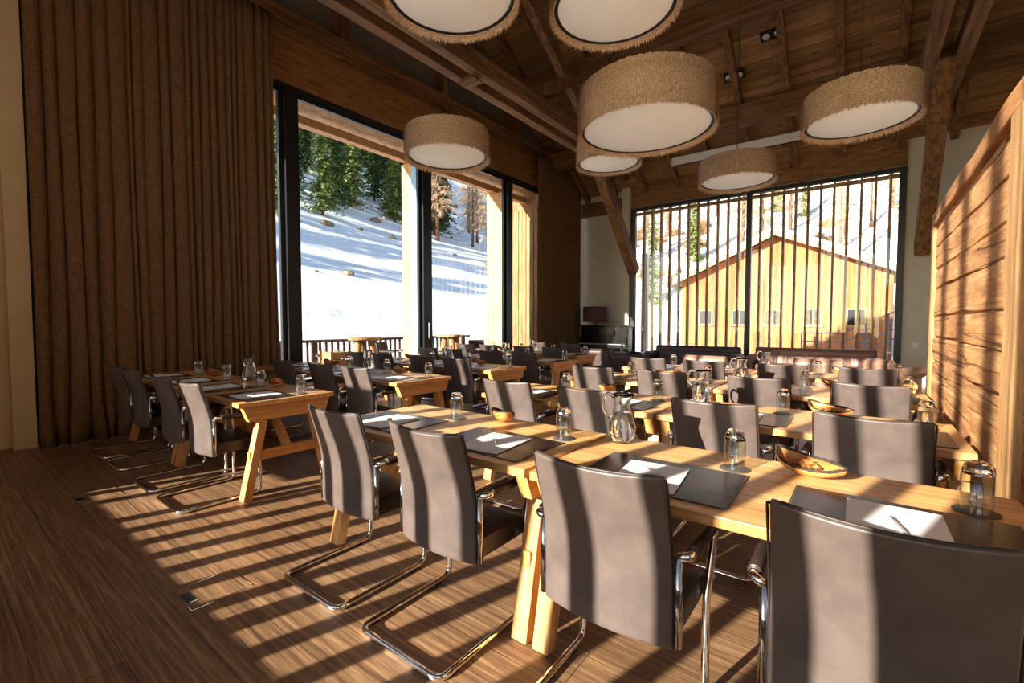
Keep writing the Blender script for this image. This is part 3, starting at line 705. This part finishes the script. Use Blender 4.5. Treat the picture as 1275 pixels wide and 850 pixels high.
# ------------------------------------------------------------------ outside: terrace, slope, trees, barn
struct(MB().box(-10.3,-7.5,.5,10.9,-.14,-.02).build('terrace',M['deck']))
def terrain(x,y):
    u=max(0,-x-13.5); v=max(0,y-37); a=.355*u+.0012*u*u if u<45 else .355*45+.0012*2025+.62*(u-45)
    b=.42*v
    return -.9+.55*smooth(-9,-13.5,x)+max(a,b)+.35*min(a,b)**.5*0+.12*math.sin(x*.31+y*.17)+.10*math.sin(y*.43-x*.2)+(.9*math.sin(x*.09+1)*math.sin(y*.07) if u>4 or v>3 else 0)
tm=MB(); tm.grid(lambda u,v:(lambda x,y:(x,y,terrain(x,y)))(-160+200*u,-12+150*v),160,120)
# leave the building's footprint below the floor
tm.v=[(x,y,z if not(-12<x<4 and -4<y<14.5) else min(z,-.45)) for x,y,z in tm.v]
sn=struct(tm.build('ground',M['snow']))
# railing
rl=thing('terrace_railing','weathered timber railing along the snowy terrace edge','railing',(-10.1,0,-.02))
MB().box(-.05,.05,.5,10.9,.90,.96).build('top_rail',M['railing'],rl); MB().box(-.03,.03,.5,10.9,.10,.16).build('bottom_rail',M['railing'],rl)
for k in range(7): MB().box(-.05,.05,.6+1.66*k,.72+1.66*k,0,.90).build('railing_post',M['railing'],rl)
for k in range(64):
    y=.8+.155*k
    MB().box(-.018,.018,y,y+.05,.16,.90).build('baluster',M['railing'],rl)
# terrace posts and the eaves beam
for x0,x1,y,l in ((-8.07,-7.66,6.58,'sunlit timber terrace post outside the sliding door'),(-8.12,-7.40,9.50,'sunlit timber terrace post outside the far window bay')):
    tag(MB().box(x0,x1,y,y+.10,-.02,4.775).build('terrace_post',M['post'],bevel=.01),l,'post','terrace posts')
struct(MB().box(-7.98,-7.80,.4,10.9,4.78,4.93).build('trim_eaves',M['post'],bevel=.01))
struct(MB().box(-8.3,-7.5,.4,11.2,5.06,5.12).build('trim_soffit',M['clad']))
cl=MB()
for k in range(9): cl.box(-7.46-.135*k-.118,-7.46-.135*k,10.95-.012*(k%2),11.0,-.1,4.62)
struct(cl.build('trim_cladding',M['log']))  # darker wood puts the shade of the eaves into the board colour
struct(MB().box(-8.66,-7.45,11.0,11.15,-.1,5.06).build('wall_outer',M['beam_z']))
struct(MB().box(-5.30,-5.12,EY+.6,EY+.75,-.9,3.4).build('trim_pillar',M['white']))
def bar_table():
    t=thing('log_bar_table','','table'); q=random.Random(2)
    MB().lathe([(.0,.96),(.33,.96),(.36,.985),(.355,1.02),(.34,1.03),(0,1.03)],24,fn=lambda p,a:(p[0]*(1+.07*math.sin(3*a)+.04*math.sin(7*a)),p[1]*(1+.07*math.sin(3*a)),p[2])).build('slab_top',M['log'],t)
    for k in range(3):
        a=2.09*k+.4; MB().tube([(.28*math.cos(a),.28*math.sin(a),0),(.22*math.cos(a),.22*math.sin(a),.5),(.16*math.cos(a),.16*math.sin(a),.965)],[.075,.085,.08],12).build('log_leg',M['log'],t)
    return t
bt=Kind(bar_table)
p=at_x(453,419,-8.9); bt.put('rustic log bar table on the terrace outside the big sliding pane',(-8.9,p.y,-.02),.3,'terrace bar tables')
p=at_x(561,417,-8.9); bt.put('rustic log bar table on the terrace past the sliding door',(-8.9,p.y,-.02),1.1,'terrace bar tables')
def patio():
    t=thing('patio_chair','','chair'); MB().box(-.24,.24,-.22,.22,.40,.46).build('seat',M['rattan'],t,bevel=.02)
    MB().grid(lambda u,v:((u-.5)*.5,.22+.08*v-.04*(1-(2*u-1)**2)*-1,.46+.40*v),8,6).build('backrest',M['rattan'],t,solid=.04)
    for sx in (-.21,.21):
        for sy in (-.19,.2): MB().tube([(sx,sy,0),(sx,sy,.41)],.018,8).build('leg',M['rattan'],t)
        MB().box(sx-.03,sx+.03,-.2,.22,.62,.66).build('armrest',M['rattan'],t,bevel=.01)
    return t
pc=Kind(patio)
for px,Y,l,r in ((488,None,'dark rattan patio chair between log table and door edge',.4),(600,None,'dark rattan patio chair at the far end of the terrace',-.3),(535,None,'dark rattan patio chair outside the door beside far log table',.2)):
    X=-9.45 if px==488 else -8.5; p=at_x(px,440,X); pc.put(l,(X,p.y,-.02),r+math.pi/2,'rattan patio chairs')
p=at_x(417,440,-8.5); t=thing('wooden_crate','orange lit wooden crate on the terrace beside the mullion','crate',(-8.5,p.y,-.02))
for z in (.0,.16,.32,.48,.64): MB().box(-.19,.19,-.19,.19,z,z+.13).build('board',M['log'],t,bevel=.008)
for sx in (-.2,.2):
    for sy in (-.2,.2): MB().box(sx-.025,sx+.025,sy-.025,sy+.025,0,.79).build('corner_post',M['log'],t)
# rocks
def rock():
    q=random.Random(9); m=MB()
    m.lathe([(.0,-.3),(.5,-.25),(.62,.0),(.5,.3),(.25,.42),(0,.45)],9,fn=lambda p,a:(p[0]*q.uniform(.75,1.2),p[1]*q.uniform(.75,1.2),p[2]*q.uniform(.85,1.1)),sm=False)
    return tag(m.build('boulder',M['rock']),'','rock')
rk=Kind(rock); ROCKS=[]
def ground_hit(px,py):
    r=ray(px,py); t=8.0
    while t<220:
        p=CAM+r*t
        if p.z<=terrain(p.x,p.y): return p
        t+=.15
    return CAM+r*t
for k,(px,py,s,l) in enumerate(((433,342,.9,'pale boulder alone in the middle of the snow slope'),(407,280,1.3,'boulder on the snow near the forest edge'),(393,338,.4,'little dark rock beside mullion on the snow'),(488,297,.9,'flat dark rock below the right hand spruce'),(468,276,1.6,'snow capped rock below the forest'),(566,318,.6,'small rock on snow beyond the sliding door'),(448,286,.7,'low rock between forest edge boulders'),(478,272,1.2,'upper rock among the forest edge stones'))):
    p=ground_hit(px,py); ROCKS.append((p.x,p.y,.9+.8*s)); rk.put(l,(p.x,p.y,p.z+.05*s),k*1.3,'rocks on the snow slope',(s,s*.8,s*.7))
# conifers
def conifer(name,seed,h,rad,leafmat,sparse=1.0,start=.06):
    def mk():
        q=random.Random(seed); t=thing(name,'','tree')
        MB().tube([(0,0,-.8),(0,0,h*.5),(0,0,h)],[.028*h**.9*.55,.018*h**.9*.55,.02],8).build('trunk',M['trunk'],t)
        m=MB(); nl=int(34*sparse)
        for k in range(nl):
            f=start+(1-start)*(k/nl)**.92; z=h*f; R=rad*(1-f)**.8*q.uniform(.75,1.1)+.12
            nb=int((9+7*(1-f))*1)
            for j in range(nb):
                a=q.uniform(0,6.283); L=R*q.uniform(.7,1.1); droop=L*q.uniform(.25,.6); ca,sa=math.cos(a),math.sin(a)
                n=5; up=.12*L; zb=z+q.uniform(-.25,.25)
                for e in range(n):   # tufts hanging along each bough
                    s=(e+.6)/n; c=V((ca*L*s,sa*L*s,zb+up*math.sin(s*2.2)-droop*s*s)); w=.16*L*(1.15-s*.75)+.10
                    for g_ in range(3):
                        d=V((q.uniform(-1,1),q.uniform(-1,1),q.uniform(-.9,.15))).normalized()*w*1.3; sd=V((-sa,ca,q.uniform(-.4,.4)))*w*.55
                        m.add([c-sd,c+sd,c+d+V((ca,sa,0))*w*.6],[(0,1,2)])
        m.build('foliage',M[leafmat],t); return t
    return Kind(mk)
def larch(seed,h,rad):
    def mk():
        q=random.Random(seed); t=thing('larch','','tree')
        MB().tube([(0,0,-.8),(.1,0,h*.4),(0,.05,h)],[.34,.22,.03],8).build('trunk',M['trunk'],t)
        m=MB()
        for k in range(150):
            f=.22+.78*(k/150); a=q.uniform(0,6.283); R=rad*(1-f)**.7*q.uniform(.6,1.1)+.2; ca,sa=math.cos(a),math.sin(a); z=h*f
            p0=V((0,0,z)); p1=V((ca*R*.55,sa*R*.55,z+.1*R)); p2=V((ca*R,sa*R,z-.15*R))
            m.tube([p0,p1,p2],[.05,.03,.012],4,cap=False)
            for e in range(16):
                s=q.uniform(.2,1); c=p0.lerp(p1,s*2) if s<.5 else p1.lerp(p2,s*2-1); d=V((q.uniform(-.5,.5),q.uniform(-.5,.5),q.uniform(-1.5,-.3)))*.55; w=.018
                m.add([c+V((w,0,0)),c-V((w,0,0)),c+d],[(0,1,2)]); m.add([c+V((0,w,0)),c-V((0,w,0)),c+d*.8+V((.12,.1,0))],[(0,1,2)])
        m.build('twigs',M['larch'],t); return t
    return Kind(mk)
sd1=conifer('spruce',21,19,2.35,'spruce_d'); sd2=conifer('spruce',22,22,2.6,'spruce_d'); sl1=conifer('spruce',23,17,2.25,'spruce_l'); la=larch(31,16,4.2)
q=random.Random(77)
PLACED=[(-4,34.5,8.0),(-4,39,8.0),(-8,31,5),(0,31,5)]+ROCKS
def free(x,y,r): return all((x-a)**2+(y-b)**2>(1.14*(r+c))**2 for a,b,c in PLACED)
def plant(kind,px,py,label,group,s=1,r=2.4):
    p=ground_hit(px,py); PLACED.append((p.x,p.y,r*s)); return kind.put(label,(p.x,p.y,p.z-.2),q.uniform(0,6),group,s)
GS='forest spruces above the snow slope'
plant(sl1,402,268,'light green spruce standing right of the dark mullion',GS,.95)
plant(sl1,438,258,'yellow green spruce at the middle of the forest edge',GS,1.0)
plant(sl1,492,276,'pale green spruce close to the sliding door edge',GS,.95)
plant(sd1,362,246,'dark spruce next to the mullion at the forest edge',GS,.95)
plant(sd2,466,250,'dark blue green spruce behind the snow capped rock',GS,.9)
plant(la,584,290,'bare orange brown larch on the snow outside the far window bay','bare larches',1.0,4)
plant(la,545,300,'bare larch whose stem is cut by the door frame','bare larches',.9,3)
plant(sd1,612,268,'dark spruce behind the bare larch beyond the far window bay',GS,.75)
plant(sl1,347,270,'pale thin spruce beside the wide curtain edge',GS,.8)
k=0
for tries in range(16000):
    a=math.radians(q.uniform(-68,-46)); d=q.uniform(57,128); x,y=d*math.sin(a),d*math.cos(a); sc_=q.uniform(.85,1.2)
    if k>=190: break
    if free(x,y,2.2*sc_):
        PLACED.append((x,y,2.2*sc_)); (sd1,sd2,sd1,sl1)[k%4].put('tall spruce deep in the dense forest above the snow slope',(x,y,terrain(x,y)-.3),q.uniform(0,6),GS,sc_); k+=1
k=0
for tries in range(400):
    x,y=q.uniform(-54,-38),q.uniform(-9,10)
    if k>=9: break
    if free(x,y,3): PLACED.append((x,y,3)); (sd1,sd2)[k%2].put('spruce on the snow slope behind the wide curtain',(x,y,terrain(x,y)-.3),q.uniform(0,6),'spruces beyond the wide curtain',q.uniform(.8,1.0)); k+=1
k=0
for tries in range(3000):
    a=math.radians(q.uniform(-45,-37)); d=q.uniform(56,80); x,y=d*math.sin(a),d*math.cos(a); sc_=q.uniform(.7,1)
    if k>=5: break
    if free(x,y,3.2*sc_): PLACED.append((x,y,3.2*sc_)); la.put('bare larch further up behind the single larch of the far window bay',(x,y,terrain(x,y)-.3),q.uniform(0,6),'larches up the slope',sc_); k+=1
k=0
for tries in range(4000):
    x,y=q.uniform(-36,18),q.uniform(44,84); sc_=q.uniform(.55,.85)
    if k>=34: break
    if free(x,y,3.4*sc_):
        PLACED.append((x,y,3.4*sc_)); g=k%6==5
        (sl1 if g else la).put('small green spruce among larches behind the barn' if g else 'bare brown larch on the hillside behind the barn',(x,y,terrain(x,y)-.3),q.uniform(0,6),'hillside trees behind the barn',sc_); k+=1
def scrub():
    r=random.Random(5); m=MB()
    for k in range(420):
        a=r.uniform(0,6.28); d=r.uniform(0,1.6); c=V((d*math.cos(a),d*math.sin(a),0)); e=c+V((r.uniform(-.8,.8),r.uniform(-.8,.8),r.uniform(.6,2.2))); w=.03
        m.add([c+V((w,0,0)),c-V((w,0,0)),e],[(0,1,2)]); m.add([c+V((0,w,0)),c-V((0,w,0)),e],[(0,1,2)])
    return tag(m.build('brushwood_shrub',M['brush']),'','shrub')
sc=Kind(scrub)
for px,py in ((374,262),(388,258),(415,266),(428,268),(445,262),(452,270),(470,262),(481,268),(508,272),(556,262),(566,258),(597,262)):
    p=ground_hit(px,py); z_=q.uniform(.45,.7)
    if free(p.x,p.y,1.9*z_): PLACED.append((p.x,p.y,1.9*z_)); sc.put('leafless brown shrub at the forest edge above the snow slope',(p.x,p.y,p.z-.1),px,'shrubs at the forest edge',z_)
for k in range(90):
    
    for tries in range(60):
        x=-36+56*q.random(); y=41+34*q.random(); z_=q.uniform(.8,1.6)
        if all((x-a)**2+(y-b)**2>(2.2*z_+c)**2 for a,b,c in PLACED): break
    else: continue
    PLACED.append((x,y,1.95*z_)); sc.put('leafless brown shrub on the hillside behind the barn',(x,y,terrain(x,y)-.1),q.uniform(0,6),'shrubs on the hillside',z_)
# barn
HY=30.0; ax=-4.0; zt,ze=6.35,3.85; xl,xr=ax-5.6,ax+5.6; zb=-1.6
barn=thing('barn','sunlit timber barn with snowy gable roof seen through the end window','building',(0,HY,0))
w=MB(); pts=[(xl+.4,zb),(xr-.4,zb),(xr-.4,ze+.1),(ax,zt-.08),(xl+.4,ze+.1)]
vs=[(x,0,z) for x,z in pts]+[(x,9,z) for x,z in pts]; w.add(vs,[(4,3,2,1,0),(5,6,7,8,9),(0,1,6,5),(1,2,7,6),(2,3,8,7),(3,4,9,8),(4,0,5,9)]); w.build('gable_wall',M['housewood'],barn)
for s,nm in ((1,'roof_slope'),(-1,'roof_slope')):
    ex=xr if s>0 else xl
    r=MB().hexa([(ax,-.7,zt),(ex,-.7,ze),(ex,9.6,ze),(ax,9.6,zt),(ax,-.7,zt+.12),(ex,-.7,ze+.12),(ex,9.6,ze+.12),(ax,9.6,zt+.12)]); ro=r.build(nm,M['housewood'],barn)
    MB().hexa([(ax,-.76,zt-.16),(ex,-.76,ze-.16),(ex,-.702,ze-.16),(ax,-.702,zt-.16),(ax,-.76,zt+.12),(ex,-.76,ze+.12),(ex,-.702,ze+.12),(ax,-.702,zt+.12)]).build('barge_board',M['clad'],ro)
    MB().hexa([(ax,-.72,zt+.122),(ex,-.72,ze+.122),(ex,9.6,ze+.122),(ax,9.6,zt+.122),(ax,-.72,zt+.38),(ex,-.72,ze+.34),(ex,9.6,ze+.34),(ax,9.6,zt+.38)]).build('snow_layer',M['snow'],ro,bevel=.08)
for px in (878.5,921,962,1012,1066):
    c=at_y(px,395,HY); f=MB(); a,h=.36,.40
    f.box(c.x-a-.07,c.x+a+.07,-.06,-.005,c.z-h-.07,c.z-h).box(c.x-a-.07,c.x+a+.07,-.06,-.005,c.z+h,c.z+h+.07).box(c.x-a-.07,c.x-a,-.06,-.005,c.z-h,c.z+h).box(c.x+a,c.x+a+.07,-.06,-.005,c.z-h,c.z+h).box(c.x-.02,c.x+.02,-.05,-.005,c.z-h,c.z+h)
    f.box(c.x-a-.12,c.x+a+.12,-.14,-.005,c.z-h-.12,c.z-h-.07)
    fo=f.build('barn_window',M['post'],barn); MB().box(c.x-a,c.x+a,-.012,-.003,c.z-h,c.z+h).build('dark_pane',M['dglass'],fo)
MB().box(-.5,0.5,8,9,0,.3)
c1=at_y(768+230,420,22); c2=at_y(1105,440,22)
st=thing('outdoor_stair','snow dusted stair with metal rails in front of the barn','stair',(c1.x,22,-1.2)); L=c2.x-c1.x
for k in range(6): MB().box(L*.55+.35*k*.8,L*.55+.35*k*.8+.34,0,1.4,0,.22+.2*k).build('step',M['snow'],st)
for k in range(4): MB().tube([(0,0,1.1+.34*k),(L*.5,0,1.1+.34*k),(L*1.1,0,2.0+.34*k)] if k<3 else [(0,0,2.12),(L*.5,0,2.12),(L*1.1,0,3.0)],.024,8).build('rail',M['metal'],st)
for k in range(5): MB().tube([(L*.25*k,0,0),(L*.25*k,0,2.1+max(0,L*.25*k-L*.5)/(L*.6)*.9)],.026,8).build('baluster',M['metal'],st)

# ------------------------------------------------------------------ light
SUN=V((.283,1,-.345)).normalized()
sun=bpy.data.lights.new('sun','SUN'); sun.energy=21.5; sun.angle=math.radians(.6); sun.color=(1,.92,.81)
so=bpy.data.objects.new('sun',sun); COL.objects.link(so); so.rotation_euler=SUN.to_track_quat('-Z','Y').to_euler(); so.location=(-2,-20,9)
w=bpy.data.worlds.new('sky'); S.world=w; w.use_nodes=True; nt=w.node_tree; bg=nt.nodes['Background']
sky=nt.nodes.new('ShaderNodeTexSky'); sky.sky_type='NISHITA'; sky.sun_disc=False; sky.sun_elevation=math.radians(18.4); sky.sun_rotation=math.atan2(-.283,-1); sky.altitude=1500
nt.links.new(sky.outputs[0],bg.inputs[0]); bg.inputs[1].default_value=.29
# ------------------------------------------------------------------ camera and view
cd=bpy.data.cameras.new('camera'); cd.sensor_width=36; cd.lens=F/1275*36; cd.clip_start=.05; cd.clip_end=500
co=bpy.data.objects.new('camera',cd); COL.objects.link(co); co.location=CAM; co.rotation_euler=(math.pi/2-PITCH,0,YAW); S.camera=co
S.view_settings.view_transform='Standard'; S.view_settings.look='None'; S.view_settings.gamma=1; S.view_settings.use_curve_mapping=False; S.view_settings.exposure=.12
